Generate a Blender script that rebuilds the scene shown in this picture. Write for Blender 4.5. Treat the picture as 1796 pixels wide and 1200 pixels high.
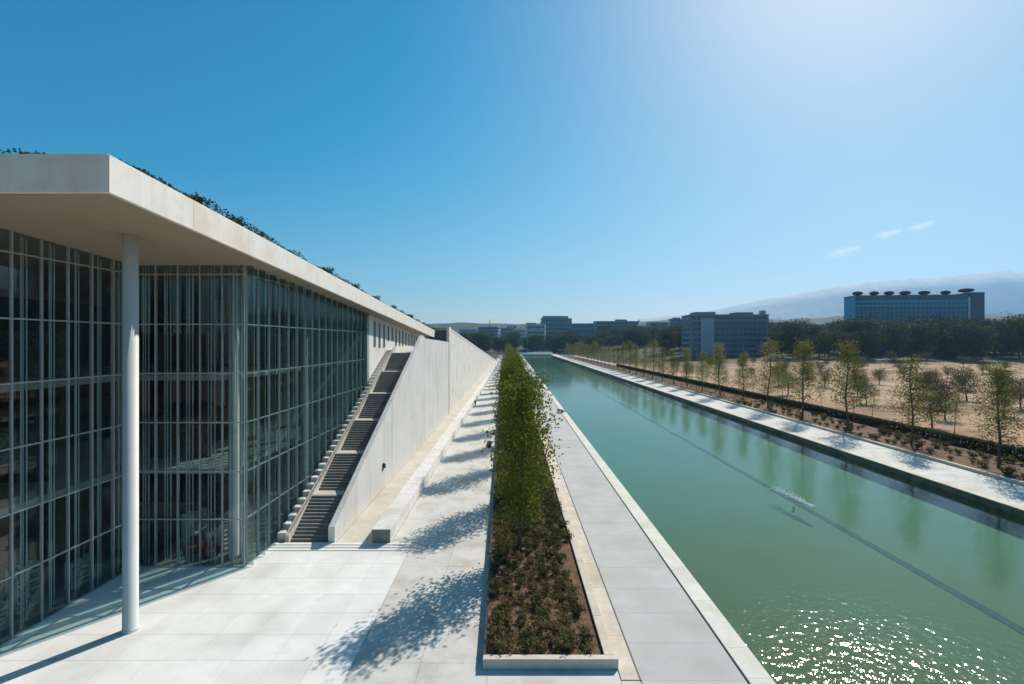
import bpy, bmesh, math, random
from mathutils import Vector, Matrix, noise
R = math.radians
random.seed(7)
for o in list(bpy.data.objects):
    bpy.data.objects.remove(o, do_unlink=True)
scene = bpy.context.scene
COL = scene.collection

# ------------------------------------------------------------------ camera
F, H = 850.0, 14.0                     # focal length in photo pixels, eye height above the plaza
cam_d = bpy.data.cameras.new('camera'); cam = bpy.data.objects.new('camera', cam_d); COL.objects.link(cam)
cam.location = (0, 0, H); cam.rotation_euler = (R(90), 0, 0)
cam_d.sensor_width = 36; cam_d.lens = 36*F/1796; cam_d.clip_end = 30000; cam_d.clip_start = 0.1
scene.camera = cam

# ------------------------------------------------------------------ world + sun
SUN_AZ, SUN_EL = 37.0, 41.0            # to the right of the view direction (+Y), above the horizon
world = bpy.data.worlds.new('World'); scene.world = world; world.use_nodes = True
nt = world.node_tree; nt.nodes.clear()
sky = nt.nodes.new('ShaderNodeTexSky'); sky.sky_type = 'NISHITA'; sky.sun_disc = False
sky.sun_elevation = R(SUN_EL); sky.sun_rotation = R(SUN_AZ)
sky.altitude = 0; sky.air_density = 1.0; sky.dust_density = 0.75; sky.ozone_density = 6.0
hs = nt.nodes.new('ShaderNodeHueSaturation'); hs.inputs['Saturation'].default_value = 1.42; hs.inputs['Hue'].default_value = 0.478
bg = nt.nodes.new('ShaderNodeBackground'); bg.inputs[1].default_value = 0.073
wo = nt.nodes.new('ShaderNodeOutputWorld')
# soft highlight roll-off of the whole sky, c' = c (1+k)/(1+k c), then saturation
KR = 1.7
sc1 = nt.nodes.new('ShaderNodeVectorMath'); sc1.operation = 'SCALE'; sc1.inputs['Scale'].default_value = 0.1
den = nt.nodes.new('ShaderNodeVectorMath'); den.operation = 'MULTIPLY_ADD'; den.inputs[1].default_value = (KR, KR, KR); den.inputs[2].default_value = (1, 1, 1)
dv = nt.nodes.new('ShaderNodeVectorMath'); dv.operation = 'DIVIDE'
sc2 = nt.nodes.new('ShaderNodeVectorMath'); sc2.operation = 'SCALE'; sc2.inputs['Scale'].default_value = 10.0*(1+KR)
gm_ = nt.nodes.new('ShaderNodeGamma'); gm_.inputs[1].default_value = 1.35
nt.links.new(sky.outputs[0], sc1.inputs[0]); nt.links.new(sc1.outputs[0], gm_.inputs[0]); nt.links.new(gm_.outputs[0], den.inputs[0])
nt.links.new(gm_.outputs[0], dv.inputs[0]); nt.links.new(den.outputs[0], dv.inputs[1]); nt.links.new(dv.outputs[0], sc2.inputs[0])
nt.links.new(sc2.outputs[0], hs.inputs['Color']); nt.links.new(hs.outputs[0], bg.inputs[0]); nt.links.new(bg.outputs[0], wo.inputs[0])
sd = bpy.data.lights.new('sun', 'SUN'); sd.energy = 4.8; sd.angle = R(0.53); sd.color = (1, 0.93, 0.82)
sun = bpy.data.objects.new('sun', sd); COL.objects.link(sun); sun.location = (60, 60, 120)
sdir = Vector((math.sin(R(SUN_AZ))*math.cos(R(SUN_EL)), math.cos(R(SUN_AZ))*math.cos(R(SUN_EL)), math.sin(R(SUN_EL))))
sun.rotation_euler = (-sdir).to_track_quat('-Z', 'Y').to_euler()
scene.view_settings.view_transform = 'Standard'; scene.view_settings.look = 'None'
scene.view_settings.exposure = 0.22; scene.view_settings.gamma = 1.0
scene.render.engine = 'CYCLES'
scene.cycles.transparent_max_bounces = 16; scene.cycles.volume_bounces = 1

# ------------------------------------------------------------------ materials
MATS = {}
def _mat(name):
    m = bpy.data.materials.new(name); m.use_nodes = True
    MATS[name] = m
    return m, m.node_tree, m.node_tree.nodes['Principled BSDF']
def surf(name, c1, c2=None, scale=1.0, rough=0.8, bump=0.0, bscale=None, metal=0.0, stain=None, sscale=0.12, rand=0.0, spec=0.3, detail=6, streak=None):
    """noise between two base colours, optional large stains, fine bump, slight per-object value change"""
    m, t, p = _mat(name)
    p.inputs['Roughness'].default_value = rough; p.inputs['Metallic'].default_value = metal
    p.inputs['Specular IOR Level'].default_value = spec
    tc = t.nodes.new('ShaderNodeTexCoord')
    geo = t.nodes.new('ShaderNodeNewGeometry')
    n = t.nodes.new('ShaderNodeTexNoise'); n.inputs['Scale'].default_value = scale; n.inputs['Detail'].default_value = detail
    t.links.new(geo.outputs['Position'], n.inputs['Vector'])
    mx = t.nodes.new('ShaderNodeMix'); mx.data_type = 'RGBA'
    mx.inputs[6].default_value = (*c1, 1); mx.inputs[7].default_value = (*(c2 or c1), 1)
    mr = t.nodes.new('ShaderNodeMapRange'); mr.inputs[1].default_value = 0.35; mr.inputs[2].default_value = 0.65
    t.links.new(n.outputs[0], mr.inputs[0]); t.links.new(mr.outputs[0], mx.inputs[0])
    col = mx.outputs[2]
    if stain:
        n2 = t.nodes.new('ShaderNodeTexNoise'); n2.inputs['Scale'].default_value = sscale; n2.inputs['Detail'].default_value = 8; n2.inputs['Roughness'].default_value = 0.65
        t.links.new(geo.outputs['Position'], n2.inputs['Vector'])
        mr2 = t.nodes.new('ShaderNodeMapRange'); mr2.inputs[1].default_value = 0.47; mr2.inputs[2].default_value = 0.68
        t.links.new(n2.outputs[0], mr2.inputs[0])
        m2 = t.nodes.new('ShaderNodeMix'); m2.data_type = 'RGBA'; m2.inputs[7].default_value = (*stain, 1)
        t.links.new(mr2.outputs[0], m2.inputs[0]); t.links.new(col, m2.inputs[6]); col = m2.outputs[2]
    if streak:
        mp_ = t.nodes.new('ShaderNodeMapping'); mp_.inputs['Scale'].default_value = (1.3, 1.3, .07); t.links.new(geo.outputs['Position'], mp_.inputs[0])
        n4 = t.nodes.new('ShaderNodeTexNoise'); n4.inputs['Scale'].default_value = 1.0; n4.inputs['Detail'].default_value = 7; n4.inputs['Roughness'].default_value = .6
        t.links.new(mp_.outputs[0], n4.inputs['Vector'])
        mr4 = t.nodes.new('ShaderNodeMapRange'); mr4.inputs[1].default_value = .5; mr4.inputs[2].default_value = .8; t.links.new(n4.outputs[0], mr4.inputs[0])
        m4 = t.nodes.new('ShaderNodeMix'); m4.data_type = 'RGBA'; m4.inputs[7].default_value = (*streak, 1)
        t.links.new(mr4.outputs[0], m4.inputs[0]); t.links.new(col, m4.inputs[6]); col = m4.outputs[2]
    if rand:
        oi = t.nodes.new('ShaderNodeObjectInfo')
        mr3 = t.nodes.new('ShaderNodeMapRange'); mr3.inputs[3].default_value = 1-rand; mr3.inputs[4].default_value = 1+rand
        t.links.new(oi.outputs['Random'], mr3.inputs[0])
        h = t.nodes.new('ShaderNodeHueSaturation'); t.links.new(mr3.outputs[0], h.inputs['Value']); t.links.new(col, h.inputs['Color']); col = h.outputs[0]
    t.links.new(col, p.inputs['Base Color'])
    if bump:
        b = t.nodes.new('ShaderNodeBump'); b.inputs['Strength'].default_value = bump; b.inputs['Distance'].default_value = 0.05
        n3 = t.nodes.new('ShaderNodeTexNoise'); n3.inputs['Scale'].default_value = bscale or scale*6; n3.inputs['Detail'].default_value = 6
        t.links.new(geo.outputs['Position'], n3.inputs['Vector'])
        t.links.new(n3.outputs[0], b.inputs['Height']); t.links.new(b.outputs[0], p.inputs['Normal'])
    return m
def leafmat(name, c1, c2, trans=0.35):
    m, t, p = _mat(name)
    p.inputs['Roughness'].default_value = 0.7; p.inputs['Specular IOR Level'].default_value = 0.12
    geo = t.nodes.new('ShaderNodeNewGeometry')
    n = t.nodes.new('ShaderNodeTexNoise'); n.inputs['Scale'].default_value = 0.9; n.inputs['Detail'].default_value = 3
    t.links.new(geo.outputs['Position'], n.inputs['Vector'])
    oi = t.nodes.new('ShaderNodeObjectInfo')
    add = t.nodes.new('ShaderNodeMath'); add.operation = 'ADD'
    sc = t.nodes.new('ShaderNodeMath'); sc.operation = 'MULTIPLY_ADD'; sc.inputs[1].default_value = 0.5; sc.inputs[2].default_value = -0.25
    t.links.new(oi.outputs['Random'], sc.inputs[0]); t.links.new(n.outputs[0], add.inputs[0]); t.links.new(sc.outputs[0], add.inputs[1])
    mr = t.nodes.new('ShaderNodeMapRange'); mr.inputs[1].default_value = 0.3; mr.inputs[2].default_value = 0.7
    t.links.new(add.outputs[0], mr.inputs[0])
    mx = t.nodes.new('ShaderNodeMix'); mx.data_type = 'RGBA'; mx.inputs[6].default_value = (*c1, 1); mx.inputs[7].default_value = (*c2, 1)
    t.links.new(mr.outputs[0], mx.inputs[0]); t.links.new(mx.outputs[2], p.inputs['Base Color'])
    tr = t.nodes.new('ShaderNodeBsdfTranslucent'); t.links.new(mx.outputs[2], tr.inputs[0])
    ms = t.nodes.new('ShaderNodeMixShader'); ms.inputs[0].default_value = trans
    t.links.new(p.outputs[0], ms.inputs[1]); t.links.new(tr.outputs[0], ms.inputs[2])
    t.links.new(ms.outputs[0], t.nodes['Material Output'].inputs[0])
    return m
def glassmat(name, tint, rough=0.02, ior=1.5, boost=1.0):
    m, t, p = _mat(name); t.nodes.remove(p)
    fr = t.nodes.new('ShaderNodeFresnel'); fr.inputs[0].default_value = ior
    geo = t.nodes.new('ShaderNodeNewGeometry')
    n = t.nodes.new('ShaderNodeTexNoise'); n.inputs['Scale'].default_value = 0.6; n.inputs['Detail'].default_value = 2
    t.links.new(geo.outputs['Position'], n.inputs['Vector'])
    b = t.nodes.new('ShaderNodeBump'); b.inputs['Strength'].default_value = 0.08; b.inputs['Distance'].default_value = 0.05
    t.links.new(n.outputs[0], b.inputs['Height'])
    gl = t.nodes.new('ShaderNodeBsdfGlossy'); gl.inputs['Roughness'].default_value = rough; gl.inputs[0].default_value = (0.9, 0.97, 1, 1)
    t.links.new(b.outputs[0], gl.inputs['Normal'])
    tr = t.nodes.new('ShaderNodeBsdfTransparent'); tr.inputs[0].default_value = (*tint, 1)
    ma = t.nodes.new('ShaderNodeMath'); ma.operation = 'MULTIPLY'; ma.inputs[1].default_value = boost; ma.use_clamp = True
    nb_ = t.nodes.new('ShaderNodeMath'); nb_.operation = 'SUBTRACT'; nb_.inputs[0].default_value = 1.0; t.links.new(geo.outputs['Backfacing'], nb_.inputs[1])
    fb_ = t.nodes.new('ShaderNodeMath'); fb_.operation = 'MULTIPLY'; t.links.new(fr.outputs[0], fb_.inputs[0]); t.links.new(nb_.outputs[0], fb_.inputs[1])
    t.links.new(fb_.outputs[0], ma.inputs[0])
    ms = t.nodes.new('ShaderNodeMixShader'); t.links.new(ma.outputs[0], ms.inputs[0])
    t.links.new(tr.outputs[0], ms.inputs[1]); t.links.new(gl.outputs[0], ms.inputs[2])
    t.links.new(ms.outputs[0], t.nodes['Material Output'].inputs[0])
    return m

M = {}
M['white_conc'] = surf('white_concrete', (0.66, 0.64, 0.60), (0.72, 0.70, 0.66), 0.8, 0.75, 0.15, 25, stain=(0.56, 0.52, 0.45), sscale=0.35, streak=(0.48, 0.45, 0.39))
M['roof_edge'] = surf('roof_edge', (0.72, 0.69, 0.64), (0.76, 0.73, 0.68), 0.5, 0.6, 0.08, 12, stain=(0.66, 0.58, 0.48), sscale=0.5, streak=(0.62, 0.56, 0.47))
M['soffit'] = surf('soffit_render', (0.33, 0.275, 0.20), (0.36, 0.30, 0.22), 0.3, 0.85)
M['column'] = surf('column_paint', (0.58, 0.58, 0.56), (0.62, 0.62, 0.60), 0.8, 0.55)
M['plaza'] = surf('plaza_slab', (0.70, 0.70, 0.67), (0.78, 0.78, 0.75), 1.4, 0.7, 0.1, 30, rand=0.035, stain=(0.60, 0.58, 0.54), sscale=0.35)
M['joint'] = surf('joint_mortar', (0.42, 0.40, 0.37), (0.48, 0.46, 0.43), 3, 0.9)
M['walk'] = surf('walkway_slab', (0.56, 0.54, 0.49), (0.62, 0.60, 0.55), 1.1, 0.8, 0.12, 30, rand=0.05, stain=(0.45, 0.42, 0.36), sscale=0.4)
M['beige'] = surf('beige_paving', (0.50, 0.47, 0.40), (0.56, 0.53, 0.46), 0.9, 0.8, 0.12, 30, stain=(0.44, 0.40, 0.33), sscale=0.3)
M['greywall'] = surf('stair_wall_marble', (0.60, 0.59, 0.57), (0.65, 0.64, 0.62), 0.6, 0.7, 0.06, 20, stain=(0.54, 0.52, 0.48), sscale=0.3, streak=(0.44, 0.42, 0.38))
M['cream'] = surf('cream_stone', (0.58, 0.50, 0.41), (0.65, 0.57, 0.47), 1.5, 0.8, 0.2, 25, rand=0.04, stain=(0.50, 0.41, 0.32), sscale=0.5)
M['coping'] = surf('coping_stone', (0.62, 0.60, 0.52), (0.68, 0.66, 0.58), 1.5, 0.75, 0.15, 25, rand=0.04, stain=(0.54, 0.52, 0.42), sscale=0.5)
M['quay'] = surf('quay_slab', (0.45, 0.44, 0.42), (0.51, 0.50, 0.475), 1.2, 0.8, 0.15, 30, rand=0.02, stain=(0.40, 0.39, 0.36), sscale=0.3)
M['darkstep'] = surf('dark_step_stone', (0.19, 0.18, 0.165), (0.24, 0.23, 0.21), 2.0, 0.85, 0.1, 30, rand=0.12)
M['landing'] = surf('landing_stone', (0.45, 0.43, 0.39), (0.50, 0.48, 0.44), 2.0, 0.8)
M['soil'] = surf('soil_mulch', (0.12, 0.062, 0.034), (0.20, 0.115, 0.065), 3.0, 0.95, 0.8, 9, stain=(0.07, 0.045, 0.025), sscale=1.2)
M['bark'] = surf('bark', (0.085, 0.06, 0.042), (0.14, 0.105, 0.075), 4.0, 0.95, 0.4, 12)
M['steel'] = surf('grey_steel', (0.33, 0.36, 0.36), (0.38, 0.41, 0.41), 2, 0.45, metal=0.35, spec=0.5)
M['mullion'] = surf('mullion_aluminium', (0.33, 0.36, 0.37), (0.38, 0.41, 0.42), 2, 0.4, metal=0.2, spec=0.5)
M['inner_post'] = surf('inner_post_paint', (0.52, 0.55, 0.56), (0.58, 0.61, 0.62), 2, 0.5)
M['black'] = surf('black_metal', (0.025, 0.026, 0.028), (0.04, 0.04, 0.042), 3, 0.5, spec=0.5)
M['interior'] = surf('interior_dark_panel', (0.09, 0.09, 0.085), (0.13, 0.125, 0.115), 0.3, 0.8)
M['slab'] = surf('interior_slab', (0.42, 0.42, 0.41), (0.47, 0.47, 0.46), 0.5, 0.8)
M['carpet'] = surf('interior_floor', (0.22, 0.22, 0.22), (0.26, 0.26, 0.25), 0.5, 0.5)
M['book'] = surf('book_spines', (0.10, 0.06, 0.035), (0.24, 0.17, 0.11), 9, 0.8, rand=0.3)
M['red'] = surf('red_upholstery', (0.17, 0.03, 0.02), (0.21, 0.04, 0.025), 4, 0.8)
M['foam'] = surf('foam', (0.85, 0.88, 0.88), (0.75, 0.8, 0.8), 3, 0.6)
M['water_wall'] = surf('wet_canal_wall', (0.10, 0.10, 0.075), (0.16, 0.15, 0.12), 1.0, 0.6, stain=(0.05, 0.055, 0.035), sscale=0.7)
M['bed'] = surf('canal_bed', (0.215, 0.265, 0.225), (0.24, 0.29, 0.245), 0.12, 0.9, stain=(0.22, 0.25, 0.18), sscale=0.06)
M['channel'] = surf('bed_channel', (0.07, 0.10, 0.10), (0.09, 0.12, 0.12), 0.5, 0.9)
M['turf'] = surf('roof_turf', (0.06, 0.075, 0.03), (0.12, 0.12, 0.05), 0.8, 0.95, 0.5, 8)
M['hill'] = surf('hill_scrub', (0.035, 0.045, 0.03), (0.075, 0.08, 0.06), 0.012, 0.95, stain=(0.06, 0.065, 0.05), sscale=0.03)
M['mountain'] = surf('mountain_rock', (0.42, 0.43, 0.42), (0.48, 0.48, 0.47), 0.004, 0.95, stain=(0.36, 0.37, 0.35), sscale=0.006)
M['pale_bld'] = surf('pale_render', (0.60, 0.61, 0.60), (0.66, 0.67, 0.66), 0.05, 0.8, rand=0.15)
M['bay_render'] = surf('bay_render', (0.33, 0.38, 0.43), (0.37, 0.42, 0.47), 0.05, 0.8)
M['grey_bld'] = surf('grey_render', (0.19, 0.25, 0.31), (0.25, 0.31, 0.37), 0.05, 0.8, rand=0.3)
M['blue_bld'] = surf('blue_cladding', (0.04, 0.30, 0.50), (0.05, 0.35, 0.56), 0.05, 0.35, spec=0.5)
M['blue_band'] = surf('dark_blue_band', (0.015, 0.08, 0.16), (0.025, 0.11, 0.20), 0.1, 0.3, spec=0.5)
M['bld_glass'] = surf('far_window_glass', (0.025, 0.05, 0.075), (0.045, 0.075, 0.10), 0.2, 0.2, spec=0.5)
M['parasol'] = surf('parasol_fabric', (0.035, 0.05, 0.05), (0.05, 0.065, 0.065), 0.5, 0.95, spec=0.05)
M['rock'] = surf('low_block', (0.30, 0.27, 0.22), (0.36, 0.33, 0.27), 2, 0.9)
M['leaf_avenue'] = leafmat('leaf_avenue', (0.075, 0.105, 0.012), (0.14, 0.165, 0.024), 0.5)
M['leaf_bank'] = leafmat('leaf_bank', (0.13, 0.14, 0.025), (0.22, 0.205, 0.055), 0.55)
M['leaf_olive'] = leafmat('leaf_olive', (0.06, 0.07, 0.022), (0.11, 0.105, 0.038), 0.35)
M['leaf_dark'] = leafmat('leaf_dark', (0.030, 0.050, 0.012), (0.075, 0.09, 0.026), 0.3)
M['leaf_shrub'] = leafmat('leaf_shrub', (0.095, 0.10, 0.032), (0.22, 0.155, 0.075), 0.35)
M['fin_glass'] = glassmat('fin_glass', (0.62, 0.72, 0.72), 0.08, 1.5, 2.0)
M['leaf_scrub'] = leafmat('leaf_scrub', (0.10, 0.055, 0.028), (0.13, 0.11, 0.04), 0.3)
M['glass'] = glassmat('facade_glass', (0.78, 0.84, 0.83), 0.01, 1.55, 1.2)

# ground: sandy on the park side, dull scrub elsewhere
def groundmat():
    m = surf('ground_earth', (0.36, 0.215, 0.12), (0.46, 0.305, 0.185), 0.035, 0.95, 0.3, 3, stain=(0.13, 0.062, 0.03), sscale=0.055)
    t = m.node_tree; p = t.nodes['Principled BSDF']
    src = p.inputs['Base Color'].links[0].from_socket
    geo = t.nodes.new('ShaderNodeNewGeometry'); sp = t.nodes.new('ShaderNodeSeparateXYZ'); t.links.new(geo.outputs['Position'], sp.inputs[0])
    n = t.nodes.new('ShaderNodeTexNoise'); n.inputs['Scale'].default_value = 0.02; n.inputs['Detail'].default_value = 5
    t.links.new(geo.outputs['Position'], n.inputs['Vector'])
    ma = t.nodes.new('ShaderNodeMath'); ma.operation = 'MULTIPLY_ADD'; ma.inputs[1].default_value = 120; t.links.new(n.outputs[0], ma.inputs[0]); t.links.new(sp.outputs[1], ma.inputs[2])
    mr = t.nodes.new('ShaderNodeMapRange'); mr.inputs[1].default_value = 330; mr.inputs[2].default_value = 390; t.links.new(ma.outputs[0], mr.inputs[0])
    mx = t.nodes.new('ShaderNodeMix'); mx.data_type = 'RGBA'; mx.inputs[7].default_value = (0.055, 0.055, 0.035, 1)
    t.links.new(mr.outputs[0], mx.inputs[0]); t.links.new(src, mx.inputs[6]); t.links.new(mx.outputs[2], p.inputs['Base Color'])
    return m
M['ground'] = groundmat()

# water: clear tinted surface over the built canal bed, ripples stronger where the jets disturb it
def watermat():
    m, t, p = _mat('canal_water'); t.nodes.remove(p)
    geo = t.nodes.new('ShaderNodeNewGeometry')
    mp = t.nodes.new('ShaderNodeMapping'); mp.inputs['Scale'].default_value = (1.0, 0.55, 1); t.links.new(geo.outputs['Position'], mp.inputs[0])
    n1 = t.nodes.new('ShaderNodeTexNoise'); n1.inputs['Scale'].default_value = 1.1; n1.inputs['Detail'].default_value = 4; t.links.new(mp.outputs[0], n1.inputs['Vector'])
    b1 = t.nodes.new('ShaderNodeBump'); b1.inputs['Strength'].default_value = 0.22; b1.inputs['Distance'].default_value = 0.05; t.links.new(n1.outputs[0], b1.inputs['Height'])
    # disturbed patch near the jets
    sub = t.nodes.new('ShaderNodeVectorMath'); sub.operation = 'DISTANCE'; sub.inputs[1].default_value = (14.0, 13.5, -0.62); t.links.new(geo.outputs['Position'], sub.inputs[0])
    mr = t.nodes.new('ShaderNodeMapRange'); mr.inputs[1].default_value = 23.0; mr.inputs[2].default_value = 1.0; mr.interpolation_type = 'SMOOTHSTEP'; t.links.new(sub.outputs['Value'], mr.inputs[0])
    n2 = t.nodes.new('ShaderNodeTexNoise'); n2.inputs['Scale'].default_value = 2.6; n2.inputs['Detail'].default_value = 1.5; t.links.new(geo.outputs['Position'], n2.inputs['Vector'])
    b2 = t.nodes.new('ShaderNodeBump'); b2.inputs['Distance'].default_value = 0.14; t.links.new(mr.outputs[0], b2.inputs['Strength'])
    t.links.new(n2.outputs[0], b2.inputs['Height']); t.links.new(b1.outputs[0], b2.inputs['Normal'])
    fr = t.nodes.new('ShaderNodeFresnel'); fr.inputs[0].default_value = 1.34; t.links.new(b1.outputs[0], fr.inputs['Normal'])
    gl = t.nodes.new('ShaderNodeBsdfGlossy'); gl.inputs['Roughness'].default_value = 0.085; t.links.new(b2.outputs[0], gl.inputs['Normal'])
    tr = t.nodes.new('ShaderNodeBsdfTransparent'); tr.inputs[0].default_value = (0.53, 0.76, 0.65, 1)
    nb_ = t.nodes.new('ShaderNodeMath'); nb_.operation = 'SUBTRACT'; nb_.inputs[0].default_value = 1.0; t.links.new(geo.outputs['Backfacing'], nb_.inputs[1])
    fb_ = t.nodes.new('ShaderNodeMath'); fb_.operation = 'MULTIPLY'; t.links.new(fr.outputs[0], fb_.inputs[0]); t.links.new(nb_.outputs[0], fb_.inputs[1])
    ms = t.nodes.new('ShaderNodeMixShader'); t.links.new(fb_.outputs[0], ms.inputs[0]); t.links.new(tr.outputs[0], ms.inputs[1]); t.links.new(gl.outputs[0], ms.inputs[2])
    t.links.new(ms.outputs[0], t.nodes['Material Output'].inputs[0])
    return m
M['water'] = watermat()
def algae(m):                                          # olive algae film on the floor of the near basin
    t = m.node_tree; p = t.nodes['Principled BSDF']; src = p.inputs['Base Color'].links[0].from_socket
    geo = t.nodes.new('ShaderNodeNewGeometry'); dd = t.nodes.new('ShaderNodeVectorMath'); dd.operation = 'DISTANCE'; dd.inputs[1].default_value = (11, 14, -1.9)
    t.links.new(geo.outputs['Position'], dd.inputs[0])
    n = t.nodes.new('ShaderNodeTexNoise'); n.inputs['Scale'].default_value = .16; n.inputs['Detail'].default_value = 6; t.links.new(geo.outputs['Position'], n.inputs['Vector'])
    ma = t.nodes.new('ShaderNodeMath'); ma.operation = 'MULTIPLY_ADD'; ma.inputs[1].default_value = 26; t.links.new(n.outputs[0], ma.inputs[0]); t.links.new(dd.outputs['Value'], ma.inputs[2])
    mr = t.nodes.new('ShaderNodeMapRange'); mr.inputs[1].default_value = 58; mr.inputs[2].default_value = 18; t.links.new(ma.outputs[0], mr.inputs[0])
    mx = t.nodes.new('ShaderNodeMix'); mx.data_type = 'RGBA'; mx.inputs[7].default_value = (.235, .175, .075, 1)
    t.links.new(mr.outputs[0], mx.inputs[0]); t.links.new(src, mx.inputs[6]); t.links.new(mx.outputs[2], p.inputs['Base Color'])
algae(M['bed'])

# ------------------------------------------------------------------ helpers
class MB:
    def __init__(s): s.v = []; s.f = []
    def poly(s, pts):
        i = len(s.v); s.v += [tuple(p) for p in pts]; s.f.append(tuple(range(i, i+len(pts))))
    def hexa(s, b, t):                              # bottom 4 (ccw from above), top 4
        i = len(s.v); s.v += [tuple(p) for p in b] + [tuple(p) for p in t]
        s.f += [(i+3, i+2, i+1, i), (i+4, i+5, i+6, i+7)]
        for k in range(4):
            j = (k+1) % 4; s.f.append((i+k, i+j, i+4+j, i+4+k))
        return s
    def box(s, x0, x1, y0, y1, z0, z1):
        return s.hexa([(x0,y0,z0),(x1,y0,z0),(x1,y1,z0),(x0,y1,z0)], [(x0,y0,z1),(x1,y0,z1),(x1,y1,z1),(x0,y1,z1)])
    def prism_x(s, pts, x0, x1):                    # polygon of (y,z), ccw seen from +x, extruded in x
        i = len(s.v); n = len(pts)
        s.v += [(x0, y, z) for y, z in pts] + [(x1, y, z) for y, z in pts]
        s.f += [tuple(range(i+n-1, i-1, -1)), tuple(range(i+n, i+2*n))]
        for k in range(n):
            j = (k+1) % n; s.f.append((i+k, i+j, i+n+j, i+n+k))
        return s
    def tube(s, pts, radii, n=8):
        i0 = len(s.v)
        for k, (p, r) in enumerate(zip(pts, radii)):
            p = Vector(p); a = Vector(pts[max(k-1, 0)]); b = Vector(pts[min(k+1, len(pts)-1)])
            d = (b-a).normalized(); u = d.orthogonal().normalized(); w = d.cross(u)
            for q in range(n):
                an = 2*math.pi*q/n; s.v.append(tuple(p + u*(r*math.cos(an)) + w*(r*math.sin(an))))
        for k in range(len(pts)-1):
            for q in range(n):
                a = i0+k*n+q; b = i0+k*n+(q+1) % n; s.f.append((a, b, b+n, a+n))
        s.f.append(tuple(range(i0+n-1, i0-1, -1))); e = i0+(len(pts)-1)*n; s.f.append(tuple(range(e, e+n)))
        return s
    def lathe(s, prof, n=20, c=(0, 0, 0)):          # profile (r,z) bottom to top
        i0 = len(s.v)
        for r, z in prof:
            for q in range(n):
                an = 2*math.pi*q/n; s.v.append((c[0]+r*math.cos(an), c[1]+r*math.sin(an), c[2]+z))
        for k in range(len(prof)-1):
            for q in range(n):
                a = i0+k*n+q; b = i0+k*n+(q+1) % n; s.f.append((a, b, b+n, a+n))
        s.f.append(tuple(range(i0+n-1, i0-1, -1))); e = i0+(len(prof)-1)*n; s.f.append(tuple(range(e, e+n)))
        return s
    def leaf(s, c, size, up=0.3):
        d = Vector((random.gauss(0, 1), random.gauss(0, 1), random.gauss(0, 1)+up)).normalized()
        u = d.orthogonal().normalized(); a = random.random()*6.283
        u, w = u*math.cos(a)+d.cross(u)*math.sin(a), d.cross(u)*math.cos(a)-u*math.sin(a)
        l, b = size*random.uniform(0.7, 1.3), size*random.uniform(0.35, 0.6)
        i = len(s.v); c = Vector(c)
        s.v += [tuple(c-u*l*.5), tuple(c+w*b*.5-u*l*.05), tuple(c+u*l*.5), tuple(c-w*b*.5-u*l*.05)]
        s.f.append((i, i+1, i+2, i+3))
    def mesh(s, name, mat):
        me = bpy.data.meshes.new(name); me.from_pydata(s.v, [], s.f); me.update()
        if mat: me.materials.append(M[mat] if isinstance(mat, str) else mat)
        return me
    def build(s, name, mat, parent=None, smooth=False):
        me = s.mesh(name, mat)
        if smooth:
            for p in me.polygons: p.use_smooth = True
        return link(name, me, parent)
def link(name, me, parent=None, loc=(0, 0, 0), rz=0.0, sc=None):
    o = bpy.data.objects.new(name, me); COL.objects.link(o); o.parent = parent
    o.location = loc; o.rotation_euler[2] = rz
    if sc: o.scale = (sc, sc, sc) if not isinstance(sc, tuple) else sc
    return o
def tag(o, label, cat, group=None):
    o['label'] = label; o['category'] = cat
    if group: o['group'] = group
    return o
def struct(o): o['kind'] = 'structure'; return o
def stuff(o): o['kind'] = 'stuff'; return o
def thing(name, label, cat, loc=(0, 0, 0), rz=0.0, group=None):
    o = link(name, None, None, loc, rz); o.empty_display_size = 0.3
    return tag(o, label, cat, group)
def bevel(o, w=0.02, seg=2):
    md = o.modifiers.new('bevel', 'BEVEL'); md.width = w; md.segments = seg; md.limit_method = 'ANGLE'; return o
ONES = ['', 'first', 'second', 'third', 'fourth', 'fifth', 'sixth', 'seventh', 'eighth', 'ninth', 'tenth', 'eleventh', 'twelfth', 'thirteenth', 'fourteenth', 'fifteenth', 'sixteenth', 'seventeenth', 'eighteenth', 'nineteenth']
TENS = {20: 'twent', 30: 'thirt', 40: 'fort', 50: 'fift'}
def ordinal(n):
    if n < 20: return ONES[n]
    t = TENS[n//10*10]
    return t+'ieth' if n % 10 == 0 else t+'y-'+ONES[n % 10]
def sm(a, b, x):
    t = min(1, max(0, (x-a)/(b-a))); return t*t*(3-2*t)
def PX(px, Y): return (px-898)/F*Y                   # sideways metres of a photo column at depth Y
def PZ(row, Y): return H-(row-600)/F*Y               # height of a photo row at depth Y

# ------------------------------------------------------------------ terrain
CX0, CX1, CY0, CY1 = 10.64, 42.5, -30.0, 536.0       # canal
WATER_Z, BED_Z = -0.62, -1.9
def terrain(x, y):
    z = -0.03
    z += 7.0*sm(230, 420, y)*sm(80, 170, x)*(1-sm(900, 1500, x))
    z += 24.0*sm(575, 1000, y)
    far = sm(66, 110, x)*sm(20, 60, y)
    z += far*(1.1*(noise.noise(Vector((x*0.02, y*0.02, 3)))+0.35)+0.35*noise.noise(Vector((x*0.07, y*0.07, 9))))
    return z
xs = [-6000, -3500, -1800, -900, -400, -150, -60, -20, CX0-0.3, CX1+0.3, 50, 58, 62] + [66+6*k for k in range(45)] + [350, 400, 480, 600, 800, 1100, 1600, 2400, 3800, 8500]
ys = [-200, -60, CY0-0.3, 0, 20] + [30+7*k for k in range(56)] + [440, 480, CY1+0.3, 575, 620, 680, 750, 830, 920, 1000, 1300, 1900, 2700, 3600, 6500]
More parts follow.
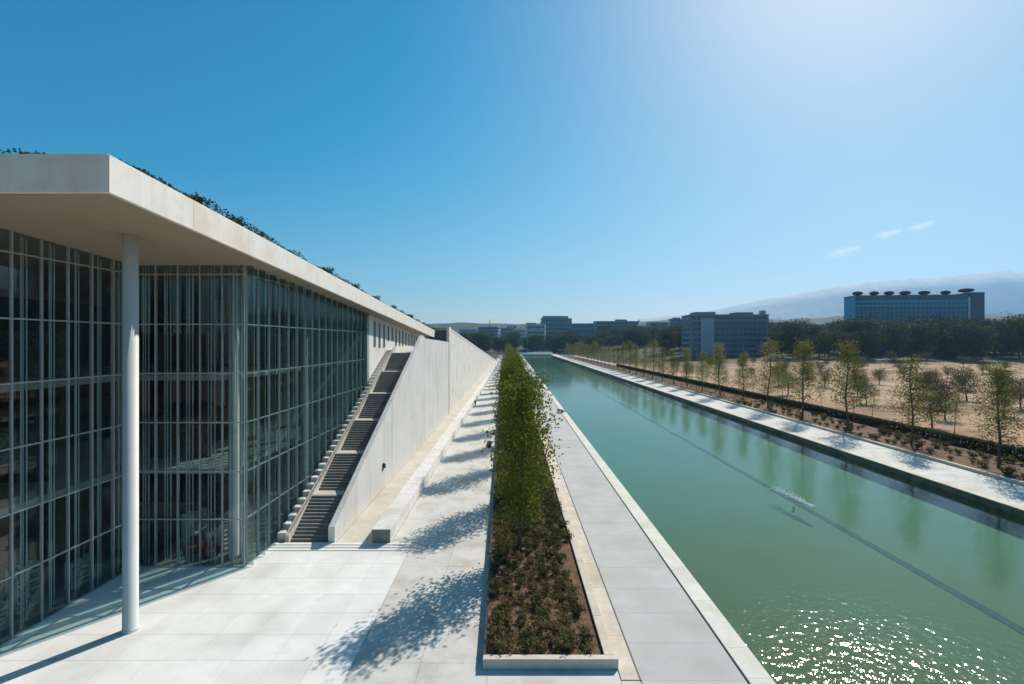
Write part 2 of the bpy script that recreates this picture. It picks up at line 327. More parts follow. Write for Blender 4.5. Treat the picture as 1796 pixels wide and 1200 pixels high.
gv = [(x, y, terrain(x, y)) for y in ys for x in xs]; gf = []
nx = len(xs)
for j in range(len(ys)-1):
    for i in range(nx-1):
        cx, cy = (xs[i]+xs[i+1])/2, (ys[j]+ys[j+1])/2
        if CX0-0.3 <= cx <= CX1+0.3 and CY0-0.3 <= cy <= CY1+0.3: continue
        a = j*nx+i; gf.append((a, a+1, a+1+nx, a+nx))
gm = MB(); gm.v = gv; gm.f = gf
struct(gm.build('ground', 'ground', smooth=True))

# canal: bed with a dark channel, walls, water
cb = MB(); cb.poly([(CX0-.2, CY0, BED_Z), (CX1+.2, CY0, BED_Z), (CX1+.2, CY1, BED_Z), (CX0-.2, CY1, BED_Z)])
bed = struct(cb.build('canal_bed', 'bed'))
MB().box(27.75, 28.4, CY0+1, CY1-1, BED_Z, BED_Z+0.03).build('bed_channel', 'channel', bed)
w = MB(); w.poly([(CX0, CY0, WATER_Z), (CX1, CY0, WATER_Z), (CX1, CY1, WATER_Z), (CX0, CY1, WATER_Z)])
struct(w.build('canal_water', 'water'))
cw = tag(MB().box(CX0-.28, CX0, CY0-.28, CY1+.28, BED_Z-.2, -0.032).build('canal_wall', 'water_wall'), 'near retaining wall of the canal below the cream coping', 'wall')
cw2 = tag(MB().box(CX1, CX1+.28, CY0-.28, CY1+.28, BED_Z-.2, -0.032).build('canal_wall', 'water_wall'), 'dark wet retaining wall along the far side of the canal', 'wall')
cw3 = tag(MB().box(CX0, CX1, CY1, CY1+.28, BED_Z-.2, -0.032).build('canal_wall', 'water_wall'), 'short retaining wall closing the distant end of the canal', 'wall')

# quay copings, each stone its own piece near the camera
def slabs(parent, name, mat, x0, x1, y0, y1, n, top, thick, gap=0.012, rows=1, keep=None):
    """n x rows slabs sharing one mesh"""
    L = (y1-y0)/n; Wd = (x1-x0)/rows
    m = MB().box(gap/2, Wd-gap/2, gap/2, L-gap/2, 0, thick).mesh(name, mat)
    out = []
    for r in range(rows):
        for k in range(n):
            if keep and not keep(x0+Wd*r+Wd/2, y0+L*k+L/2): continue
            out.append(link(name, m, parent, (x0+Wd*r, y0+L*k, top-thick+random.uniform(-.0015, .0015))))
    return out
qc = struct(MB().box(9.72, CX0+.06, CY0, CY1, -0.03, 0.10).build('canal_coping', 'joint'))
slabs(qc, 'coping_stone', 'coping', 9.70, CX0+.08, 12, 108, 48, 0.13, 0.10)
MB().box(9.70, CX0+.08, 108, CY1, 0.0, 0.128).build('coping_run', 'coping', qc)
rc = struct(MB().box(CX1-.06, 43.3, CY0, CY1, -0.03, 0.02).build('far_bank_coping', 'joint'))
slabs(rc, 'coping_stone', 'cream', CX1-.08, 43.32, 36, 132, 48, 0.05, 0.07)
MB().box(CX1-.08, 43.32, 132, CY1, 0.0, 0.048).build('coping_run', 'cream', rc)
qp = struct(MB().box(4.5, 9.69, -10, CY1, -0.03, 0.0).build('quay_path', 'joint'))
slabs(qp, 'paving_slab', 'quay', 5.34, 9.68, 10, 110, 40, 0.035, 0.06, 0.010, rows=1)
MB().box(5.34, 9.68, 110, CY1, -0.01, 0.034).build('paving_run', 'quay', qp)
MB().box(-1.04, 4.49, 4, 20.65, -.02, .022).build('paving_run', 'walk', qp)
MB().box(4.51, 5.26, 4, 19.98, -.01, .03).build('paving_run', 'walk', qp)
slabs(qp, 'kerb_stone', 'cream', 4.52, 5.26, 20, 110, 60, 0.06, 0.08)
MB().box(4.52, 5.26, 110, CY1, -0.01, 0.058).build('kerb_run', 'cream', qp)
dr = tag(MB().box(5.265, 5.335, 20, 110, 0.0, 0.03).build('drain_channel', 'black'), 'narrow black drain slot between the cream kerb and the quay path', 'drain')

# far-bank promenade, planting bed, path
pr = struct(MB().box(43.33, 49.6, -10, CY1+20, -0.03, 0.0).build('far_promenade', 'joint'))
slabs(pr, 'paving_slab', 'walk', 43.33, 49.58, 36, 136, 40, 0.03, 0.05, 0.03, rows=2)
MB().box(43.33, 49.58, 136, CY1+18, -0.01, 0.029).build('paving_run', 'walk', pr)
# plaza + walkway on the near side
pz = struct(MB().box(-45, -6.92, 6, 33.5, -0.03, 0.0).build('plaza', 'joint'))
slabs(pz, 'paving_slab', 'plaza', -30.0, -6.93, 12.0, 32.4, 11, 0.03, 0.05, 0.02, rows=13)
for k in range(3):
    MB().box(-16.4, -6.93, 32.42+k*.36, 32.42+k*.36+.35, -0.02, 0.03+0.04*(k+1)).build('plaza_step', 'plaza', pz)
MB().box(-45, -30.01, 6, 32.4, -0.01, 0.03).build('paving_run', 'plaza', pz)
wk = struct(MB().box(-8.38, -0.5, -6, 520, -0.03, -0.006).build('walkway', 'joint'))
def left_edge(y): return -0.76-0.0186*y
slabs(wk, 'paving_slab', 'walk', -6.90, -1.05, 9.0, 33.2, 8, 0.026, 0.04, 0.014, rows=2)
wr = MB()
yy = [33.21]+[40+12*k for k in range(40)]
for a, b in zip(yy, yy[1:]):
    wr.hexa([(-8.36, a, -.004), (left_edge(a)-.3, a, -.004), (left_edge(b)-.3, b, -.004), (-8.36 if b < 400 else -14, b, -.004)],
            [(-8.36, a, .026), (left_edge(a)-.3, a, .026), (left_edge(b)-.3, b, .026), (-8.36 if b < 400 else -14, b, .026)])
wr.build('paving_run', 'walk', wk)
bs = struct(MB().box(-12.25, -9.72, 33.2, 420, -0.03, 0.012).build('beige_strip', 'beige'))

# ------------------------------------------------------------------ library
lib = thing('library_building', 'long white library with sloping planted roof and tall glass walls', 'building', (0, 0, 0))
RS = -0.0623
def soff(y): return 19.55+RS*(y-18)
RY0, RY1, RX = 18.0, 94.5, -15.0
roof = MB().prism_x([(RY0, soff(RY0)), (RY1, soff(RY1)), (RY1, soff(RY1)+1.44), (RY0, soff(RY0)+1.44)], -70, RX).build('roof', 'roof_edge', lib)
bevel(roof, 0.02)
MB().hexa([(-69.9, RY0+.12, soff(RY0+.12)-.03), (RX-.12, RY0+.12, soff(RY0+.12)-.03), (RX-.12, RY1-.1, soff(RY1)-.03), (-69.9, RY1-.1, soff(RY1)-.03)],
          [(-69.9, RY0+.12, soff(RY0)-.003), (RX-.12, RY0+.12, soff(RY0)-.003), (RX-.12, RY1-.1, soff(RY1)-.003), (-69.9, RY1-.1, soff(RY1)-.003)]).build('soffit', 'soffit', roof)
def rtop(y): return soff(y)+1.44
MB().hexa([(-69, RY0+.5, rtop(RY0+.5)-.02), (RX-.35, RY0+.5, rtop(RY0+.5)-.02), (RX-.35, RY1, rtop(RY1)-.02), (-69, RY1, rtop(RY1)-.02)],
          [(-69, RY0+.5, rtop(RY0+.5)+.12), (RX-.35, RY0+.5, rtop(RY0+.5)+.12), (RX-.35, RY1, rtop(RY1)+.12), (-69, RY1, rtop(RY1)+.12)]).build('roof_planting', 'turf', roof)
# fascia panel joints: thin open seams read as slightly proud panels
for k in range(16):
    y0 = RY0+0.02+k*4.78; y1 = y0+4.76
    MB().prism_x([(y0, soff(y0)+.02), (y1, soff(y1)+.02), (y1, rtop(y1)-.02), (y0, rtop(y0)-.02)], RX-.01, RX+.03).build('fascia_panel', 'roof_edge', roof)
for k in range(11):
    x1 = RX-.02-k*5.0
    MB().box(x1-4.98, x1, RY0-.03, RY0+.01, soff(RY0)+.02, rtop(RY0)-.02).build('fascia_panel', 'roof_edge', roof)
# columns
def colmesh(x, y, r, z1, name='column', mat='column', z0=0.03):
    o = MB().lathe([(r*1.06, z0), (r*1.06, z0+.12), (r, z0+.13), (r, z1)], 28, (x, y, 0)).build(name, mat, lib)
    for p in o.data.polygons: p.use_smooth = len(p.vertices) == 4 and abs(p.normal.z) < .5
    return o
colmesh(-18.5, 23.5, .325, soff(23.5)-.02)
for cx, cy in ((-18.1, 31.7), (-17.9, 42), (-17.9, 52), (-26.5, 24), (-26.5, 33), (-26.5, 44)):
    colmesh(cx, cy, .40, soff(cy)-.02, 'interior_column')
TZ = [0.06, 3.0, 5.95, 9.0, 12.05, 15.1, 18.2]
STAIR_Y0, SL = 34.0, 0.416
def stair_z(y): return max(0.0, min(12.6, SL*(y-STAIR_Y0)))
def curtain(p0, p1, nb, name, inward, bottom=None):
    """p0->p1 horizontal run in nb bays; parts are mullions, transoms, panes and glass fins"""
    p0, p1 = Vector((*p0, 0)), Vector((*p1, 0)); d = (p1-p0)/nb; u = d.normalized(); L = d.length; nrm = Vector((*inward, 0))
    rz = math.atan2(u.y, u.x)
    root = MB()
    a, b = p0-nrm*.06, p1-nrm*.06; a2, b2 = p0+nrm*.14, p1+nrm*.14
    root.hexa([(a.x, a.y, 0), (b.x, b.y, 0), (b2.x, b2.y, 0), (a2.x, a2.y, 0)], [(a.x, a.y, .09), (b.x, b.y, .09), (b2.x, b2.y, .09), (a2.x, a2.y, .09)])
    cwall = root.build(name, 'mullion', lib)
    tz = TZ+[99]
    for k in range(nb+1):
        q = p0+d*k; zt = soff(q.y)-.01; zb = .09 if not bottom else max(.09, bottom(q.y)-.3)
        c = q+nrm*.0
        s1, s2 = -u*.024, u*.024
        m = MB(); f, g = -nrm*.09, nrm*.06
        m.hexa([c+s1+f+Vector((0,0,zb)), c+s2+f+Vector((0,0,zb)), c+s2+g+Vector((0,0,zb)), c+s1+g+Vector((0,0,zb))],
               [c+s1+f+Vector((0,0,zt)), c+s2+f+Vector((0,0,zt)), c+s2+g+Vector((0,0,zt)), c+s1+g+Vector((0,0,zt))])
        m.build('mullion', 'mullion', cwall)
        if bottom:
            m = MB(); f0, f1 = -nrm*.50, -nrm*.092; s1, s2 = -u*.012, u*.012
            m.hexa([c+s1+f0+Vector((0,0,zb)), c+s2+f0+Vector((0,0,zb)), c+s2+f1+Vector((0,0,zb)), c+s1+f1+Vector((0,0,zb))],
                   [c+s1+f0+Vector((0,0,zt)), c+s2+f0+Vector((0,0,zt)), c+s2+f1+Vector((0,0,zt)), c+s1+f1+Vector((0,0,zt))])
            m.build('glass_fin', 'fin_glass', cwall)
        if k < nb:
            for off, dep in ((.0, .75), (.27, .45), (.5, .30), (.74, .55)):
                c2 = q+d*(off+.02)+nrm*dep
                m = MB(); m.tube([(c2.x, c2.y, max(.05, zb)), (c2.x, c2.y, soff(c2.y)-.03)], [.032, .032], 6); m.build('inner_post', 'inner_post', cwall)
    for k in range(nb):
        a = p0+d*k+u*.025; b = p0+d*(k+1)-u*.025; za, zb_ = soff(a.y)-.012, soff(b.y)-.012
        for r in range(len(TZ)):
            z0 = tz[r]+.05; ta, tb = min(tz[r+1]-.05, za), min(tz[r+1]-.05, zb_)
            if min(ta, tb)-z0 < .15: continue
            if bottom and max(ta, tb) < bottom(a.y)-.2: continue
            m = MB(); i1, i2 = nrm*.0, nrm*.024
            V = lambda p, z: (p.x, p.y, z)
            m.hexa([V(a+i1, z0), V(b+i1, z0), V(b+i2, z0), V(a+i2, z0)], [V(a+i1, ta), V(b+i1, tb), V(b+i2, tb), V(a+i2, ta)])
            m.build('pane', 'glass', cwall)
            if r > 0:
                m = MB(); f, g = -nrm*.06, nrm*.05
                m.hexa([V(a+f, tz[r]-.035), V(b+f, tz[r]-.035), V(b+g, tz[r]-.035), V(a+g, tz[r]-.035)], [V(a+f, tz[r]+.035), V(b+f, tz[r]+.035), V(b+g, tz[r]+.035), V(a+g, tz[r]+.035)])
                m.build('transom', 'mullion', cwall)
    return cwall
curtain((-23.5, 14.0), (-23.5, 30.0), 11, 'curtain_wall', (-1, 0))
curtain((-23.5, 30.1), (-16.6, 30.1), 5, 'curtain_wall', (0, 1))
curtain((-16.6, 30.2), (-16.6, 54.6), 17, 'curtain_wall', (-1, 0), stair_z)
# inside: slabs, back walls, shelves, blinds
for z in (5.75, 11.85):
    o = MB(); o.box(-40, -25.2, 12, 31.6, z-.35, z); o.box(-40, -18.6, 31.6, 92, z-.35, z); o.build('floor_slab', 'slab', lib)
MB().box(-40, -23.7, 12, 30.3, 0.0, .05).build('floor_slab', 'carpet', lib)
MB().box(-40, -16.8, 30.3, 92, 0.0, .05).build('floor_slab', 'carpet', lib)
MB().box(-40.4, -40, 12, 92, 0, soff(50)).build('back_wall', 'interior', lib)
for zi, z in enumerate((0.05, 5.75, 11.85)):
    for k in range(9):
        y = 15+k*6.2+zi*1.1
        xx = -27.2 if y < 31 else -21.6
        s = MB()
        hh = min(4.6, soff(y)-z-.5)
        s.box(xx-4.5, xx, y, y+.12, z, z+hh*.62)
        o = s.build('bookcase', 'book', lib)
    for k in range(4):
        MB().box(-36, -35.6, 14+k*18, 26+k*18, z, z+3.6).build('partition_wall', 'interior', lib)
for k, (x, y, wd_, hh_) in enumerate([(-25.2, 20.5, .5, 1.7), (-24.9, 23.2, .4, 1.2), (-25.6, 25.4, .6, 2.2), (-25.0, 27.9, .4, 1.5), (-21.9, 33.4, .9, 2.3), (-19.6, 33.0, .7, 1.5), (-19.9, 35.5, .9, 2.6)]):
    o = MB()
    for j in range(5): o.box(x-wd_/2, x+wd_/2, y-.6, y+.6, .06+hh_*j/5, .06+hh_*j/5+.07)
    for j in (-1, 0, 1): o.box(x-wd_/2, x+wd_/2, y+j*.6-.03, y+j*.6+.03, .055, .06+hh_)
    o.build('display_shelf', 'column', lib)
for k in range(3):
    x, y = -22.6+k*1.5, 31.6+.5*(k % 2)
    c = thing('armchair', ['red armchair inside the glass front, nearest the white column', 'red armchair inside the glass front, middle of the three', 'red armchair inside the glass front, nearest the glass corner'][k], 'armchair', (x, y, .05), .4*k, 'red armchairs in the library')
    bevel(MB().box(-.35, .35, -.35, .35, .12, .45).build('seat', 'red', c), .05)
    bevel(MB().box(-.35, .35, .352, .50, .12, .95).build('backrest', 'red', c), .05)
    for s in (-1, 1):
        bevel(MB().box(min(s*.352, s*.47), max(s*.352, s*.47), -.33, .35, .12, .65).build('armrest', 'red', c), .03)
        for t in (-1, 1): MB().lathe([(.02, 0), (.03, .12)], 8, (s*.28, t*.28, 0)).build('leg', 'black', c)
# white side wall beyond the glass, with narrow windows
sw = MB(); sw.prism_x([(54.75, 0), (94, 0), (94, soff(94)-.02), (54.75, soff(54.75)-.02)], -17.0, -16.55)
swo = sw.build('side_wall', 'white_conc', lib)
MB().box(-17.0, -16.35, 54.62, 54.74, 5, soff(54.7)-.03).build('end_fin', 'mullion', swo)
for k in range(14):
    y = 58.0+k*2.15
    zt = soff(y+.6)-.55; zb = max(stair_z(y)+1.6, zt-3.0) if zt-3.0 > 12.9 else max(13.4, stair_z(y)+.9)
    if zt-zb < .5: continue
    wn = MB().box(-16.56, -16.535, y, y+.62, zb, zt).build('window', 'bld_glass', swo)
    fr = MB()
    fr.box(-16.56, -16.49, y-.09, y-.002, zb-.08, zt+.08); fr.box(-16.56, -16.49, y+.622, y+.71, zb-.08, zt+.08)
    fr.box(-16.56, -16.49, y-.001, y+.621, zt+.001, zt+.08); fr.box(-16.56, -16.49, y-.001, y+.621, zb-.08, zb-.001)
    fr.build('window_frame', 'steel', swo)

# ------------------------------------------------------------------ grand stair
st = thing('outdoor_staircase', 'long dark outdoor staircase climbing beside the glass wall behind a white parapet', 'staircase', (-14, STAIR_Y0, 0))
st.location = (0, 0, 0)
X0, X1 = -15.5, -12.72
nfl, nst, rise, run = 6, 13, 2.1/13, 3.75/13
y, z = STAIR_Y0, 0.0
base = MB()
for f in range(nfl):
    fl = MB().prism_x([(y, z-.01 if z else .013), (y+3.75, max(z-.01, .013)), (y+3.75, z+2.1-.16), (y+.3, max(z, .02))], X0+.01, X1-.01).build('flight', 'landing', st)
    sm_ = MB().box(0, X1-X0, 0, run+.03, -rise-.05, 0).mesh('step', 'darkstep')
    for k in range(nst):
        o = link('step', sm_, fl, (X0, y+k*run, z+(k+1)*rise))
    y += 3.75; z += 2.1
    MB().box(X0, X1, y+.031, y+1.25, .013 if f == 0 else z-2.0, z-.002).build('landing', 'landing', st)
    y += 1.25
TOPY = y-1.25
MB().box(-16.5, X1, y, 93.9, 10.5, 12.598).build('upper_terrace', 'landing', st)
# parapet on the right (the tall triangular wall)
par = MB().prism_x([(33.5, .013), (93.95, .013), (93.95, 14.0), (69, 14.5), (66.5, SL*(66.5-33.5)+1.2), (33.5, 1.2)], -12.71, -12.26).build('parapet_wall', 'greywall', st)
bevel(par, .02)
# stepped blocks against the glass
for k in range(38):
    y0 = 33.9+k*.8
    zt = stair_z(y0+.8)+.35
    bevel(MB().box(-16.42, X0-.31, y0, y0+.797, .013, zt).build('stepped_block', 'white_conc', st), .015)
bevel(MB().prism_x([(33.7, .013), (64.6, .013), (64.6, 12.6+.75), (64.0, SL*(64.0-33.7)+.55), (33.7, .55)], X0-.30, X0-.01).build('side_kerb', 'cream', st), .02)
hr = MB(); hr.tube([(-15.4, 34.2, .95), (-15.4, 64, .95+12.45)], [.025, .025], 6)
for k in range(11):
    yy_ = 34.3+k*2.95; zz = stair_z(yy_)
    hr.tube([(-15.4, yy_, zz-.1), (-15.4, yy_, SL*(yy_-34.2)+.95)], [.02, .02], 6)
hr.build('handrail', 'steel', st)
lp = thing('wall_lamp', 'small dark lamp fixed to the pale stair wall', 'lamp', (-12.26, 46.0, 1.8))
bevel(MB().box(-.02, .06, -.12, .12, 0, .72).build('back_plate', 'black', lp), .02)
bevel(MB().box(.061, .26, -.10, .10, .25, .68).build('lamp_hood', 'black', lp), .04)
MB().box(.08, .24, -.08, .08, .235, .249).build('lamp_glass', 'bld_glass', lp)
# low wall between beige strip and walkway
lw = thing('low_wall', 'long low cream wall dividing the beige strip from the walkway', 'wall', (0, 0, 0))
n = 0
for k in range(60):
    y0 = 33.5+k*3.0
    o = MB().box(-9.70, -8.40, y0, y0+2.985, -.02, 1.05).build('wall_block', 'cream' if False else 'white_conc', lw); bevel(o, .02)
MB().box(-9.66, -8.44, 33.44, 33.499, -.01, .98).build('end_shade_panel', 'darkstep', lw)  # dark stone colour stands in for shade on the wall's near end
MB().box(-9.70, -8.40, 213.5, 420, -.02, 1.05).build('wall_run', 'white_conc', lw)
# park wall beyond the stair
def ptop(y): return max(0.4, 16.55-.06*(y-94))
pw = thing('park_wall', 'white retaining wall of the planted slope descending beyond the stair', 'wall', (0, 0, 0))
o = MB().prism_x([(94.6, .0), (360, .0), (360, ptop(360)), (94.6, ptop(94.6))], -15.02, -12.24).build('wall', 'white_conc', pw)
MB().box(-14.9, -12.6, 94.3, 94.59, 14.05, 16.3).build('end_shade_panel', 'interior', pw)  # shade of the end face put in as a dark panel
MB().box(-12.70, -12.16, 94.0, 96.4, .013, 16.9).build('end_pier', 'white_conc', pw)
MB().prism_x([(96.41, ptop(96.4)-.1), (360, ptop(360)-.1), (360, ptop(360)+.25), (96.41, ptop(96.4)+.25)], -12.75, -12.16).build('coping', 'roof_edge', pw)
struct(MB().prism_x([(94.7, .0), (372, .0), (372, .2), (94.7, ptop(94.7)-.3)], -70, -15.03).build('park_slope', 'turf'))

# ------------------------------------------------------------------ planter with avenue trees
pl = thing('long_planter', 'long stone-edged planter running beside the walkway, filled with brown mulch', 'planter', (0, 0, 0))
PY0 = 20.7
def hexrun(m, ya, yb, xa0, xa1, xb0, xb1, z0, z1):
    m.hexa([(xa0, ya, z0), (xa1, ya, z0), (xb1, yb, z0), (xb0, yb, z0)], [(xa0, ya, z1), (xa1, ya, z1), (xb1, yb, z1), (xb0, yb, z1)])
m = MB(); hexrun(m, PY0+.3, 500, left_edge(PY0)-.001, 4.0, left_edge(500), 4.0, -.02, .30); m.build('soil', 'soil', pl)
L = 3.0
for k in range(40):
    ya = PY0+.305+k*L; yb = ya+L-.012
    m = MB(); hexrun(m, ya, yb, left_edge(ya)-.10, left_edge(ya), left_edge(yb)-.10, left_edge(yb), -.02, .48); m.build('edge_shade_plate', 'black', pl)  # black colour stands in for the planter's shaded left face and its shadow
    m = MB(); m.box(4.001, 4.42, ya, yb, -.02, .46); bevel(m.build('edge_stone', 'cream', pl), .015)
m = MB(); ya = PY0+.305+40*L; hexrun(m, ya, 500, left_edge(ya)-.10, left_edge(ya), left_edge(500)-.10, left_edge(500), -.02, .48); m.build('edge_run', 'black', pl)  # left-face shade painted black, carried on to the far end
MB().box(4.001, 4.42, ya, 500, -.02, .46).build('edge_run', 'cream', pl)
bevel(MB().box(left_edge(PY0)-.10, 4.55, PY0-.02, PY0+.30, -.02, .46).build('front_stone', 'cream', pl), .015)

# tree meshes -----------------------------------------------------------------
def make_tree(seed, h, crown0, rad, nlimb, nleaf, lsize, shape, trunk_r, lmat, spread=.42, clump=True):
    """tapered trunk with limbs; leaf-sized faces in clumps along the limbs"""
    rs = random.getstate(); random.seed(seed)
    tm, cm = MB(), MB()
    wob = lambda z: Vector((.12*math.sin(z*.8+seed), .12*math.cos(z*.67+seed*2), z))
    zs = [h*.97*k/9 for k in range(10)]
    tm.tube([wob(z)-wob(0)*Vector((1, 1, 0)).length*0 if False else Vector((wob(z).x-wob(0).x, wob(z).y-wob(0).y, z)) for z in zs],
            [trunk_r*(1.15 if k == 0 else 1)*(1-.88*k/9) for k in range(10)], 8)
    pts = []
    for i in range(nlimb):
        t = (i+random.random())/nlimb
        z0 = crown0*.85+(h*.93-crown0*.85)*t
        a = i*2.4+random.uniform(-.5, .5)
        tt = min(1, max(0, (z0-crown0*.85)/(h-crown0*.85)))
        if shape == 'cone': r = rad*(1.02-.80*tt)*min(1, .55+tt*4)
        elif shape == 'oval': r = rad*(math.sin(math.pi*min(1, .16+.84*tt*0.97))**.6)
        else: r = rad*math.sqrt(max(.08, 1-(1.7*tt-.75)**2))
        r *= random.uniform(.7, 1.12)
        b = Vector((wob(z0).x-wob(0).x, wob(z0).y-wob(0).y, z0))
        lift = r*random.uniform(.35, .8)
        e = b+Vector((math.cos(a)*r, math.sin(a)*r, lift))
        mid = b.lerp(e, .5)+Vector((0, 0, -lift*.12))
        rr = trunk_r*.38*(1-.6*tt)
        tm.tube([b, mid, e], [rr, rr*.6, rr*.2], 5)
        for q in range(7):
            s = .3+.7*(q+random.random()*.8)/7
            pts.append((b.lerp(mid, s*2) if s < .5 else mid.lerp(e, min(1, s*2-1)), s))
    top = Vector((wob(h*.97).x-wob(0).x, wob(h*.97).y-wob(0).y, h*.97))
    for q in range(max(3, nlimb//8)): pts.append((top-Vector((0, 0, random.random()*h*.08)), .8))
    per = nleaf//len(pts)
    for p, s in pts:
        c = p+Vector((random.gauss(0, spread*.5), random.gauss(0, spread*.5), random.gauss(0, spread*.4)))
        k = max(1, int(per*random.uniform(.3, 1.7)))
        for _ in range(k):
            gx, gy, gz = (max(-1.7, min(1.7, random.gauss(0, 1))) for _k in range(3))
            cm.leaf(c+Vector((gx*spread, gy*spread, gz*spread*.75)), lsize)
    random.setstate(rs)
    return tm.mesh('trunk', 'bark'), cm.mesh('crown', lmat)
def place_tree(name, meshes, label, cat, group, loc, rz, sc):
    t = thing(name, label, cat, loc, rz, group); t.scale = (sc, sc, sc)
    t.rotation_euler[0] = random.gauss(0, .022); t.rotation_euler[1] = random.gauss(0, .022)
    link('trunk', meshes[0], t); link('crown', meshes[1], t)
    return t
AV = [make_tree(11+k, 11.4, 2.6, 2.1, 58, 7200, .25, 'oval', .13, 'leaf_avenue', .42) for k in range(4)]
BK = [make_tree(31+k, 11.6, 2.8, 2.8, 42, 2900, .26, 'cone', .14, 'leaf_bank', .42) for k in range(4)]
OL = [make_tree(51+k, 5.2, 1.6, 2.6, 26, 1900, .30, 'round', .16, 'leaf_olive', .5) for k in range(3)]
BR = [make_tree(71+k, 14.0, 3.0, 6.0, 52, 3600, .75, 'round', .32, 'leaf_dark', 1.0) for k in range(4)]
SA = [make_tree(91+k, 6.2, 2.4, 1.1, 18, 700, .24, 'oval', .06, 'leaf_bank', .3) for k in range(2)]

for k in range(38):
    y = 31.7+11.8*k
    x = 0.85-.0085*y+random.uniform(-.15, .15)
    lab = ('young leafy avenue tree in the long planter, nearest the camera' if k == 0 else
           'young leafy avenue tree in the long planter, %s counting from the camera' % ordinal(k+1))
    place_tree('avenue_tree', AV[k % 4], lab, 'tree', 'avenue trees in the long planter', (x, y, .28), random.random()*6.28, random.uniform(.93, 1.06))
for k in range(36):
    y = 52.7+11.8*k
    lab = 'young yellow-green tree on the far canal bank, %s from the right edge' % ordinal(k+1)
    place_tree('bank_tree', BK[k % 4], lab, 'tree', 'trees along the far canal bank', (53+random.uniform(-.2, .2), y, .28), random.random()*6.28, random.uniform(.96, 1.27))

# far-bank planting bed
fb = thing('planting_bed', 'long dark planting bed with stone edges behind the far promenade', 'planting bed', (0, 0, 0))
MB().box(49.95, 60.9, 30, 500, -.1, .29).build('soil', 'soil', fb)
for k in range(40):
    MB().box(49.62, 49.94, 36+k*3, 38.985+k*3, -.1, .36).build('edge_stone', 'cream', fb)
MB().box(49.62, 49.94, 156, 500, -.1, .36).build('edge_run', 'cream', fb)
MB().box(60.91, 61.25, 30, 500, -.3, .34).build('edge_run', 'cream', fb)
struct(MB().box(61.26, 65.4, 20, 500, -.3, .03).build('gravel_path', 'beige'))

# hedge along the back of the bed: leafy sections
def hedge_mesh(seed, L, wd, hh):
    rs = random.getstate(); random.seed(seed); c = MB()
    for _ in range(int(L*620)):
        y = random.random()*L; q = random.random()
        x = random.uniform(-wd/2, wd/2)*(1 if q < .5 else .9); z = random.uniform(.05, hh)
        if q > .5: z = hh*random.uniform(.8, 1.08)
        c.leaf((x+random.gauss(0, .06), y, z), .27)
    random.setstate(rs); return c.mesh('foliage', 'leaf_dark')
hm = [hedge_mesh(5+k, 6.0, 1.5, 1.15) for k in range(2)]
hedge = thing('hedge', 'long low dark hedge along the back of the far planting bed', 'hedge', (59.6, 34, .28))
for k in range(40): link('foliage', hm[k % 2], hedge, (random.uniform(-.1, .1), k*6.0, 0))
tr_ = MB()
for k in range(240): tr_.tube([(random.uniform(-.3, .3), k*1.0, -.02), (random.uniform(-.3, .3), k*1.0+.2, .7)], [.03, .012], 4)
tr_.build('stems', 'bark', hedge)

# low shrubs
def shrub_mesh(seed, r, h, n, ls, mat):
    rs = random.getstate(); random.seed(seed); c = MB(); s = MB()
    for k in range(7):
        a = random.random()*6.28; e = Vector((math.cos(a)*r*.6, math.sin(a)*r*.6, h*random.uniform(.6, .95)))
        s.tube([(0, 0, -.04), e*.5, e], [.018, .012, .005], 4)
        for _ in range(n//7):
            q = random.uniform(.3, 1.05); p = e*q
            c.leaf(p+Vector((random.gauss(0, r*.25), random.gauss(0, r*.25), random.gauss(0, h*.1)+.02)), ls, .6)
    random.setstate(rs); return s.mesh('stems', 'bark'), c.mesh('foliage', mat)
SH = [shrub_mesh(3+k, .42, .5, 170, .15, 'leaf_shrub') for k in range(3)]
SG = [shrub_mesh(13+k, .5, .6, 190, .17, 'leaf_olive') for k in range(2)]
RSH = [shrub_mesh(23+k, .7, .9, 300, .2, 'leaf_dark') for k in range(2)]
def shrub(meshes, label, group, loc, sc, name='low_shrub'):
    t = thing(name, label, 'shrub', loc, random.random()*6.28, group); t.scale = (sc, sc, sc)
    link('foliage', meshes[1], t); link('stems', meshes[0], t); return t
cnt = 0
y = PY0+.8
while cnt < 290:
    x = left_edge(y)+.45
    while x < 3.7:
        if random.random() < .9:
            shrub(random.choice(SH if random.random() < (.85 if y < 29 else .85-.08*(y-29)) else SG), 'low brown-green shrub planted in the mulch of the long planter', 'low shrubs in the long planter',
                  (x+random.uniform(-.15, .15), y+random.uniform(-.2, .2), .29), random.uniform(.65, 1.15)); cnt += 1
        x += .66
    y += .66
gc = MB()
yend = y
for _ in range(16000):
    y_ = yend+(random.random()**1.6)*(300-yend); x_ = random.uniform(left_edge(y_)+.15, 3.9)
    gc.leaf((x_, y_, .30+random.random()*.4*(.5+.5*noise.noise(Vector((x_*.8, y_*.8, 0))))), .26, .6)
stuff(tag(gc.build('ground_cover', 'leaf_shrub'), 'low leafy ground cover under the avenue trees further along the planter', 'ground cover'))
cnt = 0
for k in range(150):
    yy_ = 44+k*.95+random.uniform(-.3, .3)
    for x in (51.3, 54.6, 56.6):
        if cnt < 118 and random.random() < .62:
            shrub(random.choice(SG+SH), 'low shrub in the planting bed on the far canal bank', 'low shrubs in the far bed', (x+random.uniform(-.7, .7), yy_, .28), random.uniform(.8, 1.5), 'bed_shrub'); cnt += 1; yy_far = yy_

